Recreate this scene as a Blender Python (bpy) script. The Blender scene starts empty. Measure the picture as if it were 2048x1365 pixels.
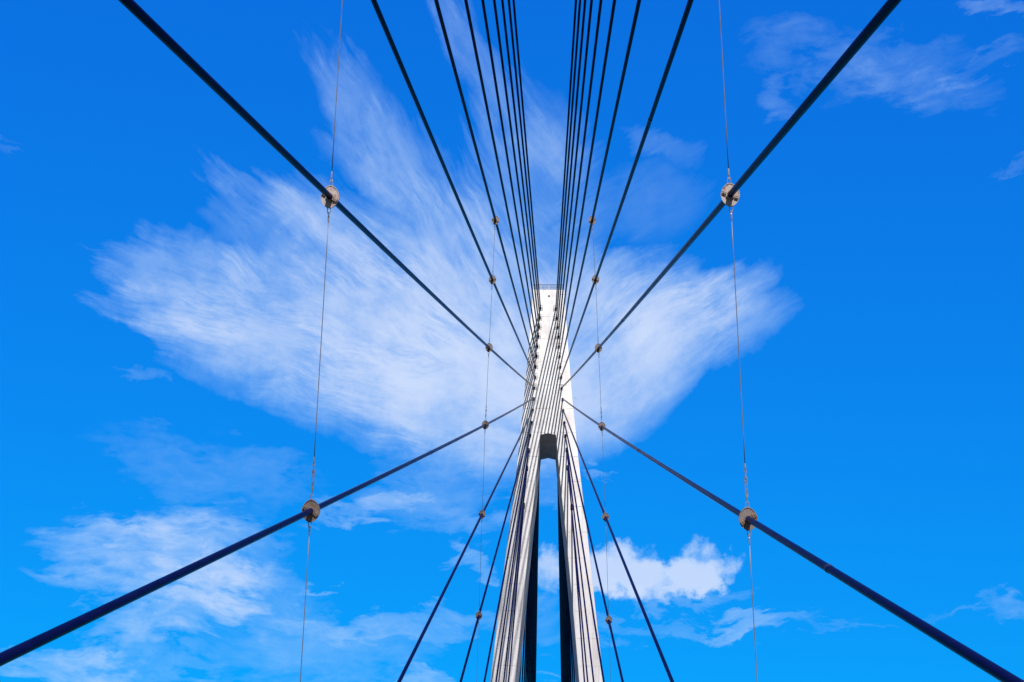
import bpy, bmesh, math, random
from mathutils import Vector, Matrix
random.seed(7)
scene = bpy.context.scene
COL = scene.collection
R = math.radians

# ------------------------------------------------------------------ helpers
def tag(o, label=None, cat=None, group=None, kind=None):
    if label: o['label'] = label
    if cat: o['category'] = cat
    if group: o['group'] = group
    if kind: o['kind'] = kind
    return o

def empty(name, mat=None):
    o = bpy.data.objects.new(name, None)
    o.empty_display_size = 0.2
    COL.objects.link(o)
    if mat is not None: o.matrix_world = mat
    return o

def obj(name, bm, mat, parent=None, smooth=False):
    bmesh.ops.recalc_face_normals(bm, faces=bm.faces)
    me = bpy.data.meshes.new(name)
    bm.to_mesh(me); bm.free()
    me.materials.append(mat)
    if smooth:
        for p in me.polygons: p.use_smooth = True
    o = bpy.data.objects.new(name, me)
    COL.objects.link(o)
    if parent is not None: o.parent = parent
    return o

def frame(d, hint=Vector((0, 0, 1))):
    d = d.normalized()
    v = d.cross(hint)
    if v.length < 1e-4: v = d.cross(Vector((1, 0, 0)))
    v.normalize()
    return v, v.cross(d).normalized(), d

def tube(bm, pts, rad, seg=12, caps=True):
    """round bar along a polyline; rad is a number or one radius per point"""
    pts = [Vector(p) for p in pts]
    rings = []
    n = len(pts)
    for i, p in enumerate(pts):
        d = pts[min(i + 1, n - 1)] - pts[max(i - 1, 0)]
        a, b, _ = frame(d)
        r = rad[i] if hasattr(rad, '__len__') else rad
        rings.append([bm.verts.new(p + (a * math.cos(t) + b * math.sin(t)) * r)
                      for t in [2 * math.pi * k / seg for k in range(seg)]])
    for i in range(n - 1):
        A, B = rings[i], rings[i + 1]
        for k in range(seg):
            bm.faces.new((A[k], A[(k + 1) % seg], B[(k + 1) % seg], B[k]))
    if caps:
        bm.faces.new(rings[0]); bm.faces.new(rings[-1][::-1])
    return bm

def ring_tube(bm, p0, p1, ro, ri, seg=20):
    """hollow pipe from p0 to p1"""
    p0, p1 = Vector(p0), Vector(p1)
    a, b, d = frame(p1 - p0)
    L = []
    for p, r in ((p0, ro), (p1, ro), (p1, ri), (p0, ri)):
        L.append([bm.verts.new(p + (a * math.cos(t) + b * math.sin(t)) * r)
                  for t in [2 * math.pi * k / seg for k in range(seg)]])
    for j in range(4):
        A, B = L[j], L[(j + 1) % 4]
        for k in range(seg):
            bm.faces.new((A[k], A[(k + 1) % seg], B[(k + 1) % seg], B[k]))
    return bm

def box(bm, c, sx, sy, sz, M=None):
    vs = []
    for dx in (-.5, .5):
        for dy in (-.5, .5):
            for dz in (-.5, .5):
                v = Vector(c) + Vector((dx * sx, dy * sy, dz * sz))
                if M is not None: v = M @ v
                vs.append(bm.verts.new(v))
    for f in ((0, 1, 3, 2), (4, 6, 7, 5), (0, 4, 5, 1), (2, 3, 7, 6), (0, 2, 6, 4), (1, 5, 7, 3)):
        bm.faces.new([vs[i] for i in f])
    return bm

def bevel(o, w, seg=2, ang=35):
    m = o.modifiers.new('bevel', 'BEVEL')
    m.width = w; m.segments = seg; m.limit_method = 'ANGLE'; m.angle_limit = R(ang)
    return o

# ------------------------------------------------------------------ materials
class NT:
    def __init__(s, tree): s.t = tree; s.n = tree.nodes; s.l = tree.links
    def new(s, kind, **kw):
        nd = s.n.new(kind)
        for k, v in kw.items(): setattr(nd, k, v)
        return nd
    def put(s, sock, v):
        if isinstance(v, bpy.types.NodeSocket): s.l.new(v, sock)
        elif v is not None: sock.default_value = v
    def math(s, op, a, b=None, c=None, clamp=False):
        nd = s.new('ShaderNodeMath', operation=op); nd.use_clamp = clamp
        s.put(nd.inputs[0], a); s.put(nd.inputs[1], b)
        if c is not None: s.put(nd.inputs[2], c)
        return nd.outputs[0]
    def vec(s, op, a, b=None, c=None):
        nd = s.new('ShaderNodeVectorMath', operation=op)
        s.put(nd.inputs[0], a); s.put(nd.inputs[1], b)
        if c is not None: s.put(nd.inputs[2], c)
        return nd.outputs[1] if op in ('LENGTH', 'DOT_PRODUCT') else nd.outputs[0]
    def scale(s, a, k):
        nd = s.new('ShaderNodeVectorMath', operation='SCALE')
        s.put(nd.inputs[0], a); s.put(nd.inputs['Scale'], k)
        return nd.outputs[0]
    def comb(s, x, y, z=0.0):
        nd = s.new('ShaderNodeCombineXYZ')
        s.put(nd.inputs[0], x); s.put(nd.inputs[1], y); s.put(nd.inputs[2], z)
        return nd.outputs[0]
    def noise(s, v, scale, detail=5, rough=.55, dist=0.0, out=0, lac=2.0):
        nd = s.new('ShaderNodeTexNoise')
        s.put(nd.inputs['Vector'], v)
        nd.inputs['Scale'].default_value = scale
        nd.inputs['Detail'].default_value = detail
        nd.inputs['Roughness'].default_value = rough
        nd.inputs['Lacunarity'].default_value = lac
        nd.inputs['Distortion'].default_value = dist
        return nd.outputs[out]
    def ramp(s, f, stops):
        nd = s.new('ShaderNodeValToRGB')
        e = nd.color_ramp.elements
        while len(e) < len(stops): e.new(0.5)
        for k, (p, c) in enumerate(stops):
            e[k].position = p; e[k].color = (c[0], c[1], c[2], 1)
        s.put(nd.inputs[0], f)
        return nd.outputs[0]
    def mix(s, f, a, b, mode='MIX'):
        nd = s.new('ShaderNodeMix', data_type='RGBA', blend_type=mode)
        s.put(nd.inputs[0], f)
        for k, v in ((6, a), (7, b)):
            if isinstance(v, (tuple, list)): v = (v[0], v[1], v[2], 1)
            s.put(nd.inputs[k], v)
        return nd.outputs[2]
    def smooth(s, v, lo, hi):
        nd = s.new('ShaderNodeMapRange', interpolation_type='SMOOTHSTEP')
        s.put(nd.inputs[0], v)
        nd.inputs[1].default_value = lo; nd.inputs[2].default_value = hi
        return nd.outputs[0]
    def bump(s, h, strength, dist):
        nd = s.new('ShaderNodeBump')
        nd.inputs['Strength'].default_value = strength
        nd.inputs['Distance'].default_value = dist
        s.put(nd.inputs['Height'], h)
        return nd.outputs[0]

def material(name):
    m = bpy.data.materials.new(name); m.use_nodes = True
    t = NT(m.node_tree)
    b = m.node_tree.nodes['Principled BSDF']
    tc = t.new('ShaderNodeTexCoord')
    return m, t, b, tc

def mat_concrete():
    m, t, b, tc = material('pale_concrete')
    P = tc.outputs['Object']
    n1 = t.noise(P, 0.35, 6, .62)
    st = t.vec('MULTIPLY', P, (2.3, 2.3, 0.09))
    n2 = t.noise(st, 1.0, 5, .6)                       # rain streaks running down the face
    n3 = t.noise(P, 3.2, 5, .65)
    n4 = t.noise(P, 11.0, 3, .6)
    base = t.ramp(n1, [(.30, (.58, .54, .525)), (.50, (.74, .71, .695)), (.70, (.85, .83, .815))])
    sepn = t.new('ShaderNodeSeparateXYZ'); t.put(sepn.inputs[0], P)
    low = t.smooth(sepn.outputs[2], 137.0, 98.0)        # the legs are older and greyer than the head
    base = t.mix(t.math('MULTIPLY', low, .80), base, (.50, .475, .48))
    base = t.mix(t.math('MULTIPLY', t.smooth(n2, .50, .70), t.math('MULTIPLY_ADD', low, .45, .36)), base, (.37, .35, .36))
    base = t.mix(t.math('MULTIPLY', t.smooth(n3, .54, .70), t.math('MULTIPLY_ADD', low, .30, .24)), base, (.46, .41, .40))
    base = t.mix(t.math('MULTIPLY', t.smooth(n3, .46, .30), .25), base, (.90, .88, .87))
    # casting joints every few metres and faint shutter board lines
    zz = t.math('ADD', sepn.outputs[2], t.math('MULTIPLY', t.math('SUBTRACT', n3, .5), .12))
    fr = t.math('FRACT', t.math('DIVIDE', zz, 3.9))
    jt = t.math('LESS_THAN', t.math('ABSOLUTE', t.math('SUBTRACT', fr, .5)), .018)
    jm = t.math('MULTIPLY', jt, t.smooth(t.noise(P, .8, 2), .38, .6))
    base = t.mix(t.math('MULTIPLY', jm, .65), base, (.36, .33, .32))
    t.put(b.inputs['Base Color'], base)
    b.inputs['Roughness'].default_value = .88
    b.inputs['Specular IOR Level'].default_value = .25
    h = t.math('ADD', t.math('MULTIPLY', n3, .6), t.math('MULTIPLY', n4, .4))
    t.put(b.inputs['Normal'], t.bump(h, .35, .05))
    return m

def mat_cable():
    m, t, b, tc = material('navy_cable_sheath')
    P = tc.outputs['Object']
    n = t.noise(t.vec('MULTIPLY', P, (3, .35, 3)), 1.0, 5, .6)
    n2 = t.noise(P, 9.0, 4, .6)
    base = t.ramp(n, [(.3, (.003, .005, .048)), (.55, (.004, .0065, .062)), (.75, (.007, .009, .072))])
    base = t.mix(t.math('MULTIPLY', t.smooth(n2, .62, .78), .12), base, (.03, .026, .05))
    t.put(b.inputs['Base Color'], base)
    t.put(b.inputs['Roughness'], t.math('MULTIPLY_ADD', n, .10, .16))
    b.inputs['Specular IOR Level'].default_value = .006
    return m

def mat_flat(name, colour, rough=.6, metal=0.0, var=.25, scale=8.0, spec=.4):
    m, t, b, tc = material(name)
    n = t.noise(tc.outputs['Object'], scale, 5, .6)
    lo = [c * (1 - var) for c in colour]; hi = [min(1, c * (1 + var)) for c in colour]
    t.put(b.inputs['Base Color'], t.ramp(n, [(.3, lo), (.7, hi)]))
    b.inputs['Roughness'].default_value = rough
    b.inputs['Metallic'].default_value = metal
    b.inputs['Specular IOR Level'].default_value = spec
    return m

def mat_clamp(name, dark, rust):
    m, t, b, tc = material(name)
    oi = t.new('ShaderNodeObjectInfo')
    P = t.vec('ADD', tc.outputs['Object'], t.scale(t.comb(oi.outputs['Random'], oi.outputs['Random'], 0), 40.0))
    n = t.noise(P, 4.0, 6, .65)
    n2 = t.noise(P, 14.0, 5, .65)
    n3 = t.noise(t.vec('MULTIPLY', P, (9, 1.6, 3)), 1.0, 4, .6)
    base = t.ramp(n2, [(.3, (.36 * dark, .28 * dark, .25 * dark)), (.6, (.50 * dark, .42 * dark, .39 * dark))])
    base = t.mix(t.math('MULTIPLY', t.smooth(n, .56 - .10 * rust, .68 - .08 * rust), .8), base, (.19, .095, .055))   # rust bloom
    base = t.mix(t.math('MULTIPLY', t.smooth(n3, .56, .70), .45), base, (.17, .085, .05))  # rust runs
    base = t.mix(t.math('MULTIPLY', t.smooth(n2, .62, .74), .7 * dark), base, (.66, .59, .56))
    t.put(b.inputs['Base Color'], base)
    b.inputs['Roughness'].default_value = .62
    t.put(b.inputs['Normal'], t.bump(n2, .25, .006))
    return m

M_CON = mat_concrete()
M_CAB = mat_cable()
M_BLK = mat_flat('black_rubber', (.012, .010, .012), .7, var=.4)
M_BAND = mat_flat('dark_band', (.012, .014, .04), .5, var=.3)
M_CLAMP = mat_clamp('weathered_clamp_steel', 1.0, .4)
M_CLAMP_RUST = mat_clamp('rust_brown_clamp_steel', .48, .6)
M_RUST = mat_flat('rusty_bolt_steel', (.40, .24, .14), .7, var=.5, scale=22)
M_WIRE = mat_flat('galvanised_wire', (.27, .255, .275), .5, metal=.35, var=.2, scale=3)
M_ZINC = mat_flat('zinc_fitting', (.52, .48, .49), .38, metal=.6, var=.25, scale=12)
M_RAIL = mat_flat('painted_rail', (.012, .012, .03), .55, var=.3)
M_POST = mat_flat('white_post', (.70, .66, .66), .55, var=.1)
M_ROAD = mat_flat('asphalt', (.055, .055, .058), .9, var=.25, scale=1.5)
M_PAINT = mat_flat('road_paint', (.7, .7, .68), .7, var=.08)
M_GIRD = mat_flat('girder_concrete', (.20, .195, .19), .9, var=.15, scale=.6)

def mat_water():
    m, t, b, tc = material('harbour_water')
    n = t.noise(tc.outputs['Object'], .12, 6, .6)
    t.put(b.inputs['Base Color'], t.ramp(n, [(.3, (.006, .016, .024)), (.7, (.010, .026, .034))]))
    b.inputs['Roughness'].default_value = .5
    b.inputs['Specular IOR Level'].default_value = .06
    t.put(b.inputs['Normal'], t.bump(n, .5, .6))
    return m
M_WATER = mat_water()

# ------------------------------------------------------------------ measured geometry (metres; eye of the viewer is z = 0)
STAYS_L = [
  ((-1.26, 200.0, 105.546), (-8.818, -310.798, -3.072)),
  ((-1.339, 200.0, 103.877), (-8.818, -278.833, -3.072)),
  ((-1.441, 200.0, 102.288), (-8.818, -242.501, -3.072)),
  ((-1.534, 200.0, 100.666), (-8.818, -207.949, -3.072)),
  ((-1.68, 200.0, 98.968), (-8.818, -173.812, -3.072)),
  ((-1.772, 200.0, 97.291), (-8.818, -137.971, -3.072)),
  ((-1.916, 200.0, 95.548), (-8.818, -101.835, -3.072)),
  ((-1.966, 200.0, 93.767), (-8.818, -66.001, -3.072)),
  ((-2.078, 200.0, 92.024), (-8.818, -30.396, -3.072)),
  ((-2.172, 200.0, 90.218), (-8.818, 4.616, -3.072)),
  ((-2.265, 200.0, 88.286), (-8.818, 39.636, -3.072)),
  ((-2.415, 200.0, 86.295), (-8.818, 74.563, -3.072)),
  ((-2.608, 200.0, 84.198), (-8.818, 108.628, -3.072)),
  ((-2.788, 200.0, 81.791), (-8.818, 139.37, -3.072)),
  ((-2.997, 200.0, 78.877), (-8.4, 164.381, -3.072)),
  ((-3.426, 200.0, 72.967), (-7.9, 184.909, -3.072)),
]
STAYS_R = [
  ((1.133, 200.0, 105.504), (8.818, -308.232, -3.072)),
  ((1.255, 200.0, 103.863), (8.818, -277.41, -3.072)),
  ((1.392, 200.0, 102.285), (8.818, -246.25, -3.072)),
  ((1.537, 200.0, 100.656), (8.818, -213.983, -3.072)),
  ((1.634, 200.0, 98.96), (8.818, -175.47, -3.072)),
  ((1.746, 200.0, 97.31), (8.818, -139.392, -3.072)),
  ((1.842, 200.0, 95.519), (8.818, -101.301, -3.072)),
  ((1.983, 200.0, 93.791), (8.818, -65.682, -3.072)),
  ((2.071, 200.0, 91.974), (8.818, -30.276, -3.072)),
  ((2.233, 200.0, 90.147), (8.818, 4.769, -3.072)),
  ((2.304, 200.0, 88.267), (8.818, 39.159, -3.072)),
  ((2.479, 200.0, 86.28), (8.818, 73.821, -3.072)),
  ((2.638, 200.0, 84.187), (8.818, 106.883, -3.072)),
  ((2.833, 200.0, 81.937), (8.818, 140.187, -3.072)),
  ((3.011, 200.0, 79.042), (8.4, 161.721, -3.072)),
  ((3.551, 200.0, 72.834), (7.9, 177.367, -3.072)),
]
SAG = 9.297e-06
CABLE_R = 0.105
YF, YB = 200.0, 210.0          # front and back face of the tower
NEAR = {('L', 8): .6870, ('R', 8): .6905, ('L', 9): .7838, ('R', 9): .7881}
FAR = {('L', 6): .3153, ('L', 7): .3474, ('L', 8): .3845, ('L', 9): .4307, ('L', 10): .4838, ('L', 11): .5490,
       ('R', 6): .3171, ('R', 7): .3493, ('R', 8): .3873, ('R', 9): .4313, ('R', 10): .4905, ('R', 11): .5564}

def stay_ends(side, i):
    A, B = (STAYS_L if side == 'L' else STAYS_R)[i]
    return Vector(A), Vector(B)

def stay_point(A, B, t):
    p = A.lerp(B, t)
    p.z -= 4 * t * (1 - t) * SAG * (A.y - B.y) ** 2
    return p

# ------------------------------------------------------------------ the tower
ZS, ZP = 84.22, 84.50          # slot head: sides and peak
HX = 1.16
OUT_L = [(108.93, 2.49), (100.1, 2.95), (89.95, 3.65), (80.2, 4.45), (75.5, 4.87), (69.35, 5.51), (57.5, 6.75), (47.2, 7.70), (-46, 15.9)]
OUT_R = [(108.93, 2.46), (100.1, 2.97), (89.95, 3.71), (80.2, 4.60), (75.5, 5.10), (69.35, 5.77), (57.5, 6.92), (47.2, 8.00), (-46, 16.3)]
IN_L = [(ZS, 1.10), (75.5, 1.82), (69.35, 2.43), (57.5, 3.40), (47.2, 4.28), (-46, 12.2)]
IN_R = [(ZS, 1.22), (75.5, 2.00), (69.35, 2.66), (57.5, 3.74), (47.2, 4.59), (-46, 12.6)]
def prof(tab, z):
    for (z0, x0), (z1, x1) in zip(tab, tab[1:]):
        if z1 <= z <= z0: return x0 + (x1 - x0) * (z0 - z) / (z0 - z1)
    return tab[-1][1]

pylon = empty('bridge_tower', Matrix.Translation((0, (YF + YB) / 2, -46)))
tag(pylon, 'tall pale concrete A-shaped bridge tower with a narrow slot between its legs', 'tower')
PI = pylon.matrix_world.inverted()
def pobj(name, bm, mat, smooth=False, parent=None):
    bm.transform(Matrix.Translation((0, -(YF + YB) / 2, 46)))
    return obj(name, bm, mat, parent or pylon, smooth)

# the head: one front outline drawn at its real place and carried back ten metres
zl = [108.93, 100.1, 89.95, ZS]
outline = [(-prof(OUT_L, z), z) for z in zl] + [(-IN_L[0][1], ZS), (.06, ZP), (IN_R[0][1], ZS)] + \
          [(prof(OUT_R, z), z) for z in reversed(zl)]
bm = bmesh.new()
ft = [bm.verts.new((x, YF, z)) for x, z in outline]
bk = [bm.verts.new((x * .97, YB, z)) for x, z in outline]
bm.faces.new(ft); bm.faces.new(bk[::-1])
n = len(ft)
for k in range(n):
    if k in (3, 6): continue                       # open where the legs butt on
    bm.faces.new((ft[k], ft[(k + 1) % n], bk[(k + 1) % n], bk[k]))
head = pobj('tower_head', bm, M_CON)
bevel(head, .07)
for side, OT, IT in ((-1, OUT_L, IN_L), (1, OUT_R, IN_R)):
    bm = bmesh.new()
    rings = []
    for z in [ZS, 80.2, 75.5, 69.35, 57.5, 47.2, 20, -46]:
        o, i = prof(OT, z), prof(IT, z)
        rings.append([bm.verts.new((side * o, YF, z)), bm.verts.new((side * i, YF, z)),
                      bm.verts.new((side * (i * .97), YB, z)), bm.verts.new((side * o * .97, YB, z))])
    for a, b_ in zip(rings, rings[1:]):
        for k in range(4):
            bm.faces.new((a[k], a[(k + 1) % 4], b_[(k + 1) % 4], b_[k]))
    bm.faces.new(rings[-1])
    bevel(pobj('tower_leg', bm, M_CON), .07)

# small drain hole below the top edge: a short dark pipe mouth
bm = bmesh.new(); ring_tube(bm, (.04, YF - .03, 107.75), (.04, YF + .3, 107.75), .17, .12, 16)
box(bm, (.04, YF - .012, 107.75), .2, .02, .2)
pobj('drain_pipe', bm, M_BLK)
bm = bmesh.new(); box(bm, (4.03, YF - .012, 90.3), .10, .024, .10); pobj('survey_plate', bm, M_BLK)

# guard rail round the top
zt = 108.93
rail = bmesh.new()
xl, xr = -2.36, 2.34
corn = [(xl, YF + .15), (xr, YF + .15), (xr, YB - .15), (xl, YB - .15)]
for h in (.16, .52, .90):
    for a, b_ in zip(corn, corn[1:] + corn[:1]):
        tube(rail, [(a[0], a[1], zt + h), (b_[0], b_[1], zt + h)], .048 if h < .9 else .06, 8)
railing = pobj('guard_rail', rail, M_RAIL)
posts = [(x, YF + .15) for x in (xl, -1.22, .03, 1.26, xr)] + [(x, YB - .15) for x in (xl, 0, xr)] + \
        [(x, y) for x in (xl, xr) for y in (YF + 3.3, YF + 6.6)]
for x, y in posts:
    bm = bmesh.new(); tube(bm, [(x, y, zt - .02), (x, y, zt + .98)], .04, 8)
    box(bm, (x, y, zt + .01), .18, .18, .02)
    pobj('rail_post', bm, M_POST, parent=railing)

# maintenance brackets beside the upper stay sleeves
for side in 'LR':
    for i in range(9):
        A, _ = stay_ends(side, i)
        s = 1 if side == 'L' else -1
        bm = bmesh.new()
        y = YF - .30
        x0, x1 = A.x + s * .06, A.x + s * .31
        tube(bm, [(A.x - s * .26, YF - .02, A.z + .46), (A.x - s * .02, y, A.z + .46), (x1, y, A.z + .46)], .026, 6)
        tube(bm, [(x1, y, A.z + .46), (x1 + s * .04, y - .04, A.z + .05), (x1 - s * .02, y, A.z - .16)], .020, 6)
        tube(bm, [(x0, YF + .02, A.z + .33), (x0 + s * .02, y, A.z + .46)], .022, 6)
        box(bm, (x1, y, A.z - .22), .11, .11, .15)
        pobj('sleeve_bracket', bm, M_BLK)

# ------------------------------------------------------------------ stay cables
ORD = ['topmost', 'second', 'third', 'fourth', 'fifth', 'sixth', 'seventh', 'eighth', 'ninth', 'tenth', 'eleventh',
       'twelfth', 'thirteenth', 'fourteenth', 'fifteenth', 'lowest']
BANDS = {('R', 8): [.50], ('R', 9): [.60, .845], ('R', 7): [.53], ('L', 9): [.55, .62]}
def make_stay(A, B, bands=(), nseg=40, rad=CABLE_R):
    pts = [stay_point(A, B, k / nseg) for k in range(nseg + 1)]
    d = (pts[1] - pts[0]).normalized()
    pts[0] = pts[0] - d * .5                        # starts inside the concrete
    root = empty('stay_cable', Matrix.Translation(A))
    T = Matrix.Translation(-A)
    bm = bmesh.new(); tube(bm, pts, rad, 18)
    bm.transform(T); obj('cable_sheath', bm, M_CAB, root, True)
    bm = bmesh.new()
    ring_tube(bm, A - d * .45, A + d * .42, .185, .150, 18)
    bm.transform(T); obj('anchor_sleeve', bm, M_BLK, root)
    for t in bands:
        p = stay_point(A, B, t); q = stay_point(A, B, t + .0012)
        dd = (q - p).normalized()
        bm = bmesh.new(); tube(bm, [p - dd * .10, p - dd * .09, p + dd * .09, p + dd * .10],
                               [CABLE_R + .002, CABLE_R + .011, CABLE_R + .011, CABLE_R + .002], 18)
        bm.transform(T); obj('coupler_band', bm, M_BAND, root, True)
    return root

for side, word in (('L', 'left'), ('R', 'right')):
    for i in range(16):
        A, B = stay_ends(side, i)
        r = make_stay(A, B, bands=BANDS.get((side, i), ()))
        nth = ORD[i] if ORD[i] in ('topmost', 'lowest') else ORD[i] + ' from top'
        lab = 'navy stay cable %s, %s on the %s of the tower' % ('passing overhead' if i < 9 else 'descending to the deck', nth, word)
        tag(r, lab, 'cable', 'stay cables on the near face of the tower')
# the far span: the same fan mirrored behind the tower
for side, word in (('L', 'left'), ('R', 'right')):
    for i in range(13):
        A, B = stay_ends(side, i)
        A2 = Vector((A.x * .97, YB, A.z)); B2 = Vector((B.x, YB + YF - B.y, B.z))
        r = make_stay(A2, B2, rad=.13)
        nth = ('nearest' if i == 0 else ORD[i] + ' from') + (' to' if i == 0 else '')
        tag(r, 'far navy stay cable behind the %s tower leg, %s the open slot' % (word, nth),
            'cable', 'stay cables on the far side of the tower')

# ------------------------------------------------------------------ clamps and tie wires
def stay_tangent(side, i, t):
    A, B = stay_ends(side, i)
    return (stay_point(A, B, t + .002) - stay_point(A, B, t - .002)).normalized()

def half_plate(upper, ang, rim=True):
    """half of the egg-shaped clamp plate, split along a line tilted by ang; +z faces down the cable"""
    ca, sa = math.cos(ang), math.sin(ang)
    gap = .008
    up = Vector((-sa, ca))
    sgn = 1 if upper else -1
    th0 = ang if upper else ang + math.pi
    M_ = 30
    outer, inner = [], []
    for k in range(M_ + 1):
        th = th0 + math.pi * k / M_
        c, s = math.cos(th), math.sin(th)
        rx, ry = .318, .392
        e = 1.68
        rr = 1 / ((abs(c) / rx) ** e + (abs(s) / ry) ** e) ** (1 / e)
        rr *= 1 - .012 * math.cos(4 * th)
        off = up * (gap * sgn)
        outer.append(Vector((c * rr, s * rr)) + off)
        inner.append(Vector((c * .118, s * .118)) + off)
    return outer, inner

def plate_mesh(upper, ang):
    outer, inner = half_plate(upper, ang)
    bm = bmesh.new()
    th = .045
    z0, z1 = -th / 2, th / 2
    def ring(pts, z): return [bm.verts.new((p.x, p.y, z)) for p in pts]
    rim = [p * .935 for p in outer]
    ob, of_, rf, rr_, inf, inb = ring(outer, z0), ring(outer, z1 + .022), ring(rim, z1 + .022), ring(rim, z1), ring(inner, z1), ring(inner, z0)
    loop = [ob, of_, rf, rr_, inf, inb]
    n = len(outer)
    for a, b_ in zip(loop, loop[1:] + loop[:1]):
        for k in range(n - 1):
            bm.faces.new((a[k], a[k + 1], b_[k + 1], b_[k]))
    for k in (0, n - 1):
        bm.faces.new([l[k] for l in loop])
    return bm

def collar_mesh(upper, ang):
    bm = bmesh.new()
    seg = 20
    th0 = ang + (0 if upper else math.pi)
    L = []
    for (z, r) in ((-.10, .145), (.10, .145), (.10, .108), (-.10, .108)):
        L.append([bm.verts.new((math.cos(th0 + .03 + (math.pi - .06) * k / seg) * r, math.sin(th0 + .03 + (math.pi - .06) * k / seg) * r, z)) for k in range(seg + 1)])
    for j in range(4):
        a, b_ = L[j], L[(j + 1) % 4]
        for k in range(seg): bm.faces.new((a[k], a[k + 1], b_[k + 1], b_[k]))
    for k in (0, seg): bm.faces.new([l[k] for l in L])
    return bm

def flange_mesh(upper, ang, side):
    """bolting flange along the joint, standing out from the plate"""
    bm = bmesh.new()
    Rz = Matrix.Rotation(ang, 4, 'Z')
    y = .024 if upper else -.024
    box(bm, (side * .225, y, .062), .135, .026, .095, Rz)
    return bm

def bolt_mesh(ang, side, k):
    bm = bmesh.new()
    Rz = Matrix.Rotation(ang, 4, 'Z')
    p = Vector((side * (.19 + .07 * k), 0, .075))
    a, b_ = Rz @ (p + Vector((0, -.085, 0))), Rz @ (p + Vector((0, .085, 0)))
    tube(bm, [a, b_], .013, 8)
    for q in (-.048, .052):
        c0, c1 = Rz @ (p + Vector((0, q - .011, 0))), Rz @ (p + Vector((0, q + .011, 0)))
        tube(bm, [c0, c1], .027, 6)
    return bm

clamp_parts = {}
def make_clamp(side, i, t, tie, ang, label, group):
    A, B = stay_ends(side, i)
    p = stay_point(A, B, t); d = stay_tangent(side, i, t)
    u = (tie - d * tie.dot(d)).normalized()
    v = u.cross(d).normalized()
    M = Matrix((v, u, d)).transposed().to_4x4(); M.translation = p
    root = empty('cable_clamp', M)
    MC = M_CLAMP if i == 8 and 'large' in label else M_CLAMP_RUST
    key = (round(ang, 2), MC.name)
    if key not in clamp_parts:
        L = []
        for up in (True, False):
            L.append(('clamp_plate', obj('clamp_plate', plate_mesh(up, ang), MC, root)))
            L.append(('clamp_collar', obj('clamp_collar', collar_mesh(up, ang), MC, root, False)))
            for s in (-1, 1):
                L.append(('clamp_flange', obj('clamp_flange', flange_mesh(up, ang, s), MC, root)))
        for s in (-1, 1):
            for k in (0, 1):
                L.append(('clamp_bolt', obj('clamp_bolt', bolt_mesh(ang, s, k), M_RUST, root)))
        clamp_parts[key] = [o for _, o in L]
    else:
        for o in clamp_parts[key]:
            c = o.copy(); COL.objects.link(c); c.parent = root
    tag(root, label, 'clamp', group)
    return root, p, u

def make_wire(p, q, label, group, turnbuckle=False, up_open=False, down_open=False, s=1.0):
    """one tie wire from lower fixing p to upper fixing q, with its end fittings"""
    d = (q - p).normalized(); L = (q - p).length
    root = empty('tie_wire', Matrix.Translation(p))
    a, b_, _ = frame(d, Vector((0, 1, 0)))
    Z = Vector((0, 0, 0))
    lo, hi = 0.0, L
    def shackle(at, dirn):
        bm = bmesh.new()
        c = d * at
        k = d * dirn
        U = [c + a * .040, c + a * .058 + k * .07, c + a * .050 + k * .16, c + k * .205,
             c - a * .050 + k * .16, c - a * .058 + k * .07, c - a * .040]
        tube(bm, U, .0145, 8)
        tube(bm, [c - a * .065 + k * .005, c + a * .065 + k * .005], .017, 8)
        tube(bm, [c + a * .05 + k * .005, c + a * .085 + k * .005], .026, 6)
        obj('shackle', bm, M_ZINC, root, False)
        return at + dirn * .19
    def terminal(at, dirn, ln=.34):
        bm = bmesh.new()
        k = d * dirn; c = d * at
        # eye and tapered swage
        U = [c + (a * math.cos(x) * .036 + k * (math.sin(x) * .05 + .03)) for x in [2 * math.pi * j / 12 for j in range(13)]]
        tube(bm, U, .012, 6)
        tube(bm, [c + k * .075, c + k * .10, c + k * (ln - .08), c + k * ln], [.018, .031, .029, .018], 10)
        obj('end_fitting', bm, M_ZINC, root, False)
        return at + dirn * (ln - .02)
    if not down_open:
        lo = shackle(0, 1)
        if turnbuckle:
            # jaw, two side bars, end bosses and screw rods
            bm = bmesh.new(); c = d * lo
            tube(bm, [c, c + d * .16], .020, 8)
            tube(bm, [c + d * .14, c + d * .24], .038, 10)
            tube(bm, [c + d * .78, c + d * .88], .038, 10)
            for sg in (-1, 1):
                tube(bm, [c + d * .19 + a * sg * .034, c + d * .83 + a * sg * .034], .0135, 8)
            tube(bm, [c + d * .24, c + d * .44], .015, 8); tube(bm, [c + d * .60, c + d * .78], .015, 8)
            tube(bm, [c + d * .88, c + d * 1.04], .020, 8)
            obj('turnbuckle', bm, M_ZINC, root)
            lo = terminal(lo + 1.0, 1, .30)
        else:
            lo = terminal(lo - .02, 1)
    if not up_open:
        hi = shackle(L, -1)
        hi = terminal(hi + .02, -1)
    bm = bmesh.new()
    n = 8
    tube(bm, [d * (lo + (hi - lo) * k / n) for k in range(n + 1)], .0145 * s, 8)
    obj('wire', bm, M_WIRE, root, True)
    tag(root, label, 'wire', group)
    return root

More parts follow.
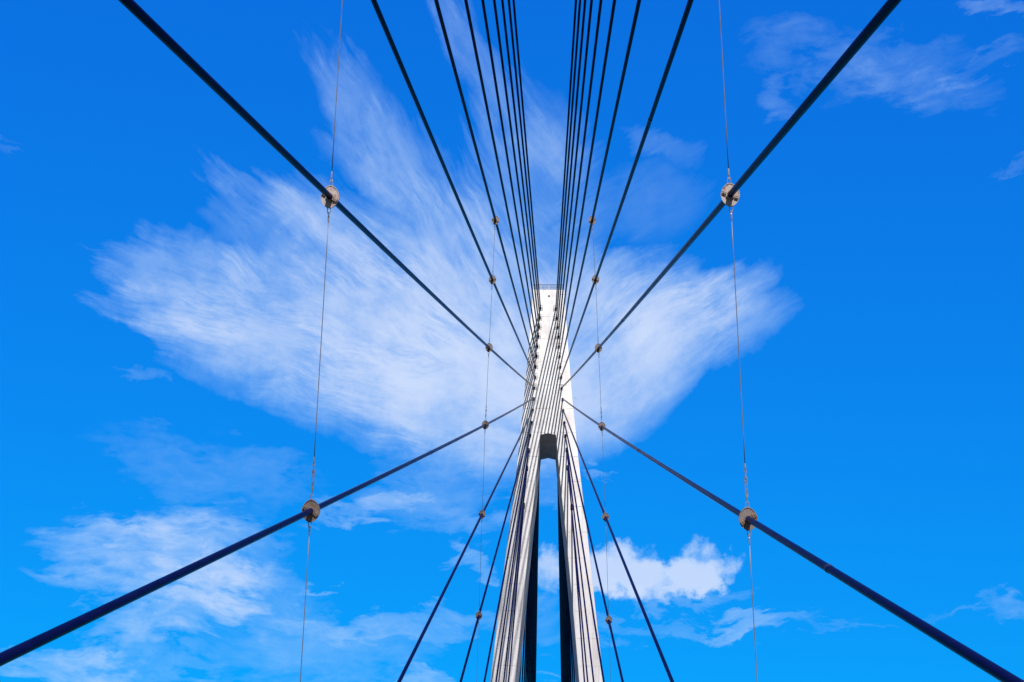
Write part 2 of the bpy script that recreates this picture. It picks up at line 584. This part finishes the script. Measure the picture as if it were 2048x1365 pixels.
TILT = {('L', 8): R(-26), ('R', 8): R(-24), ('L', 9): R(-27), ('R', 9): R(30)}
def line_of(tab, side):
    ks = sorted(k for k in tab if k[0] == side)
    out = []
    for k in ks:
        A, B = stay_ends(*k); out.append((k[1], stay_point(A, B, tab[k]), tab[k]))
    return out
LUG = .372
for tab, dist in ((NEAR, 'near'), (FAR, 'far')):
    for side, word in (('L', 'left'), ('R', 'right')):
        seq = line_of(tab, side)
        info = []
        for j, (i, p, t) in enumerate(seq):
            pa = seq[max(j - 1, 0)][1]; pb = seq[min(j + 1, len(seq) - 1)][1]
            tie = (pa - pb).normalized()
            if dist == 'near':
                ang = TILT[side, i]
                lab = ('large weathered round clamp at upper %s, on the thick overhead cable' % word if i == 8 else
                       'large brown rusty clamp at lower %s, on the thick descending cable' % word)
            else:
                ang = R([-24, 20, -24, 20, -24, 20][j] * (1 if side == 'L' else -1))
                pos = ['topmost', 'second from top', 'third from top', 'fourth from top', 'fifth from top', 'lowest'][j]
                lab = 'small round cable clamp %s of the tower, %s of six' % (word, pos)
            c, p, u = make_clamp(side, i, t, tie, ang, lab,
                                 'large clamps on the near tie wires' if dist == 'near' else 'small clamps beside the tower')
            info.append((i, p, u))
        for (i, p, u), (i2, p2, u2) in zip(info, info[1:]):
            if dist == 'near':
                lab = 'thin grey tie wire with a long turnbuckle between the two large %s clamps' % word
            else:
                k = i - 6
                lab = 'thin tie wire %s of the tower between its %s and %s small clamps' % (
                    word, ['topmost', 'second', 'third', 'fourth', 'fifth'][k], ['second', 'third', 'fourth', 'fifth', 'lowest'][k])
            make_wire(p2 + u2 * LUG, p - u * LUG, lab, '%s tie wires between the stay cables' % dist,
                      turnbuckle=(i2 == 9), s=1.0)
        i, p, u = info[0]
        dtop = (info[0][1] - info[1][1]).normalized()
        if dist == 'near':
            make_wire(p + u * LUG, p + dtop * 13.5, 'thin grey tie wire rising from the large upper %s clamp' % word,
                      'near tie wires between the stay cables', up_open=True)
        i, p, u = info[-1]
        dbot = (info[-1][1] - info[-2][1]).normalized()
        make_wire(p + dbot * (11 if dist == 'near' else 16), p - u * LUG,
                  'thin grey tie wire hanging below the %s %s' % ('large lower' if dist == 'near' else 'lowest small clamp', word + ' clamp' if dist == 'near' else word + ' of the tower'),
                  '%s tie wires between the stay cables' % dist, down_open=True)

# ------------------------------------------------------------------ the deck and the water, below the picture
bm = bmesh.new(); box(bm, (0, 205, -1.72), 16.0, 1100, .04)
tag(obj('road', bm, M_ROAD), kind='structure')
bm = bmesh.new(); box(bm, (0, 205, -2.75), 18.6, 1100, 1.98)
tag(obj('bridge_deck', bm, M_GIRD), kind='structure')
bm = bmesh.new()
g = 12000
vs = [bm.verts.new(v) for v in ((-g, -g, -46), (g, -g, -46), (g, g, -46), (-g, g, -46))]
bm.faces.new(vs)
tag(obj('water', bm, M_WATER), kind='structure')

# ------------------------------------------------------------------ camera
CAM = Vector((.931, 0, 0))
RT, UP, FW = Vector((.999561, .024038, .017295)), Vector((-.004733, -.446858, .894592)), Vector((-.029233, .894282, .446549))
cam = bpy.data.cameras.new('camera'); co = bpy.data.objects.new('camera', cam); COL.objects.link(co)
M = Matrix((RT, UP, -FW)).transposed().to_4x4(); M.translation = CAM
co.matrix_world = M
cam.sensor_fit = 'HORIZONTAL'; cam.sensor_width = 36; cam.lens = 50.975
cam.clip_start = .1; cam.clip_end = 30000
scene.camera = co

# ------------------------------------------------------------------ sun
SUN_EL, SUN_AZ = R(27), R(9.3)              # behind the viewer, slightly to the right
to_sun = Vector((math.sin(SUN_AZ) * math.cos(SUN_EL), -math.cos(SUN_AZ) * math.cos(SUN_EL), math.sin(SUN_EL)))
sl = bpy.data.lights.new('sun', 'SUN'); sl.energy = 4.8; sl.angle = R(.53); sl.color = (1.0, .955, .92)
so = bpy.data.objects.new('sun', sl); COL.objects.link(so)
so.rotation_euler = to_sun.to_track_quat('Z', 'Y').to_euler()

# ------------------------------------------------------------------ sky with clouds
world = bpy.data.worlds.new('World'); scene.world = world; world.use_nodes = True
t = NT(world.node_tree)
bg = world.node_tree.nodes['Background']
BGS = .1
SKY_G0, SKY_GP, SKY_GK = .1, .717, 6.62
SKY_B0, SKY_BP, SKY_BK = .1, .31, 11.15
bg.inputs['Strength'].default_value = BGS
sky = t.new('ShaderNodeTexSky', sky_type='NISHITA')
sky.sun_disc = False; sky.sun_elevation = SUN_EL; sky.sun_rotation = math.pi - SUN_AZ
sky.altitude = 0; sky.air_density = 1.0; sky.dust_density = .4; sky.ozone_density = 3.0
tc = t.new('ShaderNodeTexCoord')
D = tc.outputs['Generated']
sp = t.new('ShaderNodeSeparateXYZ'); t.put(sp.inputs[0], D)
el = t.math('MULTIPLY', t.math('ARCSINE', sp.outputs[2]), 57.29578)
az = t.math('MULTIPLY', t.math('ARCTAN2', sp.outputs[0], sp.outputs[1]), 57.29578)
P0 = t.comb(az, el, 0.0)                     # compass bearing from the bridge axis and height above the horizon, degrees

LENSPX = 2900.0
def sky_at(px, py):
    """bearing and height (degrees) of a point seen in the photograph"""
    d = (RT * ((px - 1024) / LENSPX) + UP * ((682.5 - py) / LENSPX) + FW).normalized()
    return math.degrees(math.atan2(d.x, d.y)), math.degrees(math.asin(d.z))

def blobs(P, lst):
    total = None
    for (cx, cy, rx, ry, ang, w) in lst:
        a0, e0 = sky_at(cx, cy)
        ca, sa = math.cos(R(ang)), math.sin(R(ang))
        ax, ex = sky_at(cx + rx * ca, cy + rx * sa)
        ay, ey = sky_at(cx - ry * sa, cy + ry * ca)
        u = Vector((ax - a0, ex - e0)); v = Vector((ay - a0, ey - e0))
        mp = t.new('ShaderNodeMapping', vector_type='TEXTURE')
        t.put(mp.inputs[0], P)
        mp.inputs[1].default_value = (a0, e0, 0)
        mp.inputs[2].default_value = (0, 0, math.atan2(u.y, u.x))
        mp.inputs[3].default_value = (u.length, v.length, 1)
        gr = t.new('ShaderNodeTexGradient', gradient_type='SPHERICAL')
        t.put(gr.inputs[0], mp.outputs[0])
        s_ = t.math('SMOOTH_MIN', t.math('MULTIPLY', gr.outputs[1], 2.0), 1.0, .6)
        total = t.math('MULTIPLY', s_, w) if total is None else t.math('MULTIPLY_ADD', s_, w, total)
    return total

# --- the big feathered wing: fibres lie flat at the bottom, climb steeply at the top, and rise to the right beyond the tower
ac, ec = sky_at(1100, 800)
warp = t.scale(t.vec('SUBTRACT', t.noise(P0, .20, 2, .5, out=1), (.5, .5, .5)), 1.8)
Pw = t.vec('ADD', P0, warp)
q = t.vec('SUBTRACT', P0, (ac, ec, 0))
sq = t.new('ShaderNodeSeparateXYZ'); t.put(sq.inputs[0], q)
ang = t.math('ARCTAN2', sq.outputs[0], sq.outputs[1])
ang = t.math('MULTIPLY_ADD', ang, 57.29578, 90.0)     # 0 = left, 90 = up, 180 = right
ang = t.math('ADD', ang, t.math('MULTIPLY', t.math('SUBTRACT', t.noise(P0, .3, 3, .5), .5), 30.0))
def weight(lo0, hi0, hi1):
    w = None
    if lo0 is not None: w = t.smooth(ang, lo0[0], lo0[1])
    if hi1 is not None:
        d_ = t.smooth(ang, hi1, hi0)
        w = d_ if w is None else t.math('MULTIPLY', w, d_)
    return w
ws = [weight(None, 12, 26), weight((12, 26), 36, 52), weight((36, 52), 82, 106), weight((82, 106), None, None)]
n_str = n_edge = dx_ = dy_ = None
for k, (sl_, w_) in enumerate(zip((-9, -30, -52, 29), ws)):
    mp = t.new('ShaderNodeMapping', vector_type='TEXTURE')
    t.put(mp.inputs[0], Pw)
    mp.inputs[1].default_value = (k * 13.7, k * 5.1, 0)
    mp.inputs[2].default_value = (0, 0, R(sl_))
    mp.inputs[3].default_value = (2.6, .60, 1)
    a_ = t.noise(mp.outputs[0], .62, 8, .60, .25)
    b_ = t.noise(mp.outputs[0], 2.8, 7, .70, .3)
    e_ = t.noise(t.vec('MULTIPLY', mp.outputs[0], (.35, .75, 1)), .8, 6, .62)
    both = t.math('MULTIPLY', t.math('MULTIPLY_ADD', b_, .72, t.math('MULTIPLY', a_, .90)), w_)
    ew = t.math('MULTIPLY', e_, w_)
    n_str = both if n_str is None else t.math('ADD', n_str, both)
    n_edge = ew if n_edge is None else t.math('ADD', n_edge, ew)
    cx_ = t.math('MULTIPLY', w_, math.cos(R(sl_))); cy_ = t.math('MULTIPLY', w_, math.sin(R(sl_)))
    dx_ = cx_ if dx_ is None else t.math('ADD', dx_, cx_)
    dy_ = cy_ if dy_ is None else t.math('ADD', dy_, cy_)
push = t.math('MULTIPLY', t.math('SUBTRACT', n_edge, .5), t.math('MULTIPLY_ADD', ws[3], -5.2, 8.6))
P2 = t.vec('ADD', P0, t.vec('MULTIPLY', t.comb(dx_, dy_, 0.0), t.comb(push, push, 0.0)))
P2 = t.vec('ADD', P2, t.scale(t.vec('SUBTRACT', t.noise(P0, .55, 7, .6, out=1), (.5, .5, .5)), 1.5))
WING = [
 (370, 540, 190, 80, 10, .36), (390, 635, 200, 62, 8, .38), (450, 700, 190, 50, 12, .28), (640, 670, 380, 170, 8, .46),
 (850, 770, 370, 160, 5, .56), (800, 640, 360, 170, 20, .42), (610, 430, 210, 52, 28, .32), (740, 500, 270, 95, 32, .30),
 (740, 260, 240, 70, 55, .21), (860, 420, 280, 110, 45, .23), (730, 345, 150, 38, 35, .15), (960, 590, 250, 190, 40, .38),
 (1190, 690, 240, 200, -20, .56), (1380, 640, 220, 110, -14, .48), (1240, 780, 200, 110, -38, .50), (1465, 590, 120, 58, -26, .27), (560, 470, 190, 70, 20, .18),
 (1060, 420, 170, 270, 0, .24), (945, 110, 170, 48, 58, .24), (1300, 400, 130, 90, 0, .09), (1325, 290, 90, 32, 18, .10),
 (1090, 290, 110, 70, 30, .16), (970, 850, 290, 105, 6, .40), (690, 170, 110, 34, 52, .10), (290, 745, 60, 12, 6, .10),
 (1270, 590, 220, 110, 0, .34), (900, 700, 330, 200, 10, .18),
]
mA = blobs(P2, WING)
fib = t.math('MULTIPLY_ADD', t.smooth(n_str, .56, 1.08), 1.05, .26)
veil = t.math('MULTIPLY_ADD', t.smooth(t.noise(P0, .55, 7, .62), .30, .70), .55, .48)     # smooth thin veil between the fibres
vary = t.math('MULTIPLY', t.smooth(t.noise(P0, .30, 4, .55), .34, .64), .62)
vary = t.math('MULTIPLY', t.math('ADD', vary, .20), t.math('MULTIPLY_ADD', t.smooth(t.vec('LENGTH', q), 1.5, 6.5), .75, .25))
dA = t.math('MULTIPLY', mA, t.math('ADD', veil, t.math('MULTIPLY', vary, t.math('SUBTRACT', fib, veil))))

# --- loose wisps elsewhere
str_ = t.vec('MULTIPLY', Pw, (.42, 1.25, 1.0))
n_w = t.noise(str_, .75, 8, .60, .6)
n_w2 = t.noise(t.vec('ADD', t.vec('MULTIPLY', Pw, (.8, 1.5, 1)), (7, 3, 0)), 1.5, 6, .62, .4)
P3 = t.vec('ADD', Pw, t.scale(t.vec('SUBTRACT', t.noise(str_, 1.1, 6, .6, out=1), (.5, .5, .5)), 3.4))
WISP = [
 (310, 1125, 245, 115, 14, .64), (400, 1080, 210, 80, 8, .34), (370, 1220, 240, 60, -22, .50), (150, 1340, 190, 46, 6, .50), (300, 1330, 160, 34, -8, .24),
 (500, 1180, 190, 80, 10, .22), (420, 935, 260, 80, 12, .13), (740, 1008, 140, 30, -14, .36), (850, 975, 160, 80, 0, .24),
 (985, 900, 160, 80, 20, .30), (960, 1040, 70, 40, 0, .22), (940, 1115, 50, 22, 20, .34), (975, 1150, 34, 18, 30, .30), (655, 1170, 50, 10, -14, .26),
 (800, 1240, 300, 34, -2, .26), (640, 1290, 260, 90, 0, .24), (850, 1352, 60, 22, 0, .36), (1330, 1195, 190, 24, -4, .32),
 (1515, 1240, 130, 22, -5, .36), (1300, 1252, 160, 18, -2, .16), (1185, 945, 42, 9, -6, .22), (1090, 975, 60, 60, 0, .18),
 (1080, 1230, 60, 40, 0, .14),
 (1620, 115, 170, 80, 14, .11), (1790, 120, 170, 80, 8, .11), (1850, 170, 160, 55, 12, .11), (1955, 140, 120, 30, -12, .11),
 (1560, 200, 50, 46, -40, .15), (2005, 12, 80, 30, 0, .22), (2030, 340, 70, 12, -14, .09), (2042, 1212, 46, 34, 0, .20), (1925, 1222, 110, 14, -14, .10),
 (8, 288, 30, 12, 0, .06), (1690, 1250, 130, 10, 0, .10), (1100, 1350, 60, 14, 0, .2),
]
mW = blobs(P3, WISP)
texW = t.math('ADD', t.math('MULTIPLY', n_w, .65), t.math('MULTIPLY', n_w2, .45))
dW = t.math('MULTIPLY', mW, t.math('MULTIPLY_ADD', t.smooth(texW, .36, .80), .78, .32))

# --- the small heaped cloud at lower right
P4 = t.vec('ADD', P0, t.scale(t.vec('SUBTRACT', t.noise(P0, 1.3, 6, .55, out=1), (.5, .5, .5)), 1.7))
HEAP = [
 (1105, 1142, 75, 52, 0, .95), (1185, 1145, 70, 48, 0, .85), (1245, 1130, 95, 62, 0, .85), (1300, 1160, 170, 50, 0, .75), (1388, 1128, 64, 54, -35, .85),
 (1320, 1168, 140, 45, 0, .5), (1445, 1145, 70, 32, -40, .72), (1405, 1178, 70, 30, 0, .5), (1215, 1105, 60, 28, 0, .4),
]
mH = blobs(P4, HEAP)
n_h = t.noise(P0, 1.15, 8, .60)
dH = t.math('MULTIPLY', t.math('MULTIPLY', t.smooth(mH, .02, .30), 1.25), t.smooth(t.math('MULTIPLY_ADD', t.math('SUBTRACT', n_h, .5), 2.0, mH), .15, 1.65))

# --- grey cloud added over the unseen sky to set the tower's fill light
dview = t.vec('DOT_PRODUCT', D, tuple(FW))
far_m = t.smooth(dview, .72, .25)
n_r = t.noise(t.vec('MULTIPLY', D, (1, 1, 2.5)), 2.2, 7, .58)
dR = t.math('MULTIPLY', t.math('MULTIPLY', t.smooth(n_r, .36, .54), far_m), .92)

dens = t.math('ADD', t.math('ADD', dA, dW), dH)
dens = t.math('SUBTRACT', 1.0, t.math('EXPONENT', t.math('MULTIPLY', t.math('MAXIMUM', dens, 0.0), -1.35)))

# clear-sky colour: the physical sky graded towards the deep polarised blue of the day
ss = t.new('ShaderNodeSeparateColor'); t.put(ss.inputs[0], sky.outputs[0])
kg = t.math('MULTIPLY', t.math('POWER', t.math('MULTIPLY', ss.outputs[1], SKY_G0), SKY_GP), SKY_GK)
kb = t.math('MULTIPLY', t.math('POWER', t.math('MULTIPLY', ss.outputs[2], SKY_B0), SKY_BP), SKY_BK)
cc = t.new('ShaderNodeCombineColor'); cc.inputs[0].default_value = .035
t.put(cc.inputs[1], kg); t.put(cc.inputs[2], kb)
blue = cc.outputs[0]
cl = t.mix(t.smooth(dens, .10, .90), (4.5, 7.1, 10.1), (6.7, 7.85, 10.0))
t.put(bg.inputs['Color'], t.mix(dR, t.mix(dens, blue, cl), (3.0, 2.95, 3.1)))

# ------------------------------------------------------------------ output
scene.view_settings.view_transform = 'Standard'
scene.view_settings.look = 'None'
scene.view_settings.gamma = 1.0
scene.view_settings.exposure = 0.0
scene.view_settings.use_curve_mapping = False
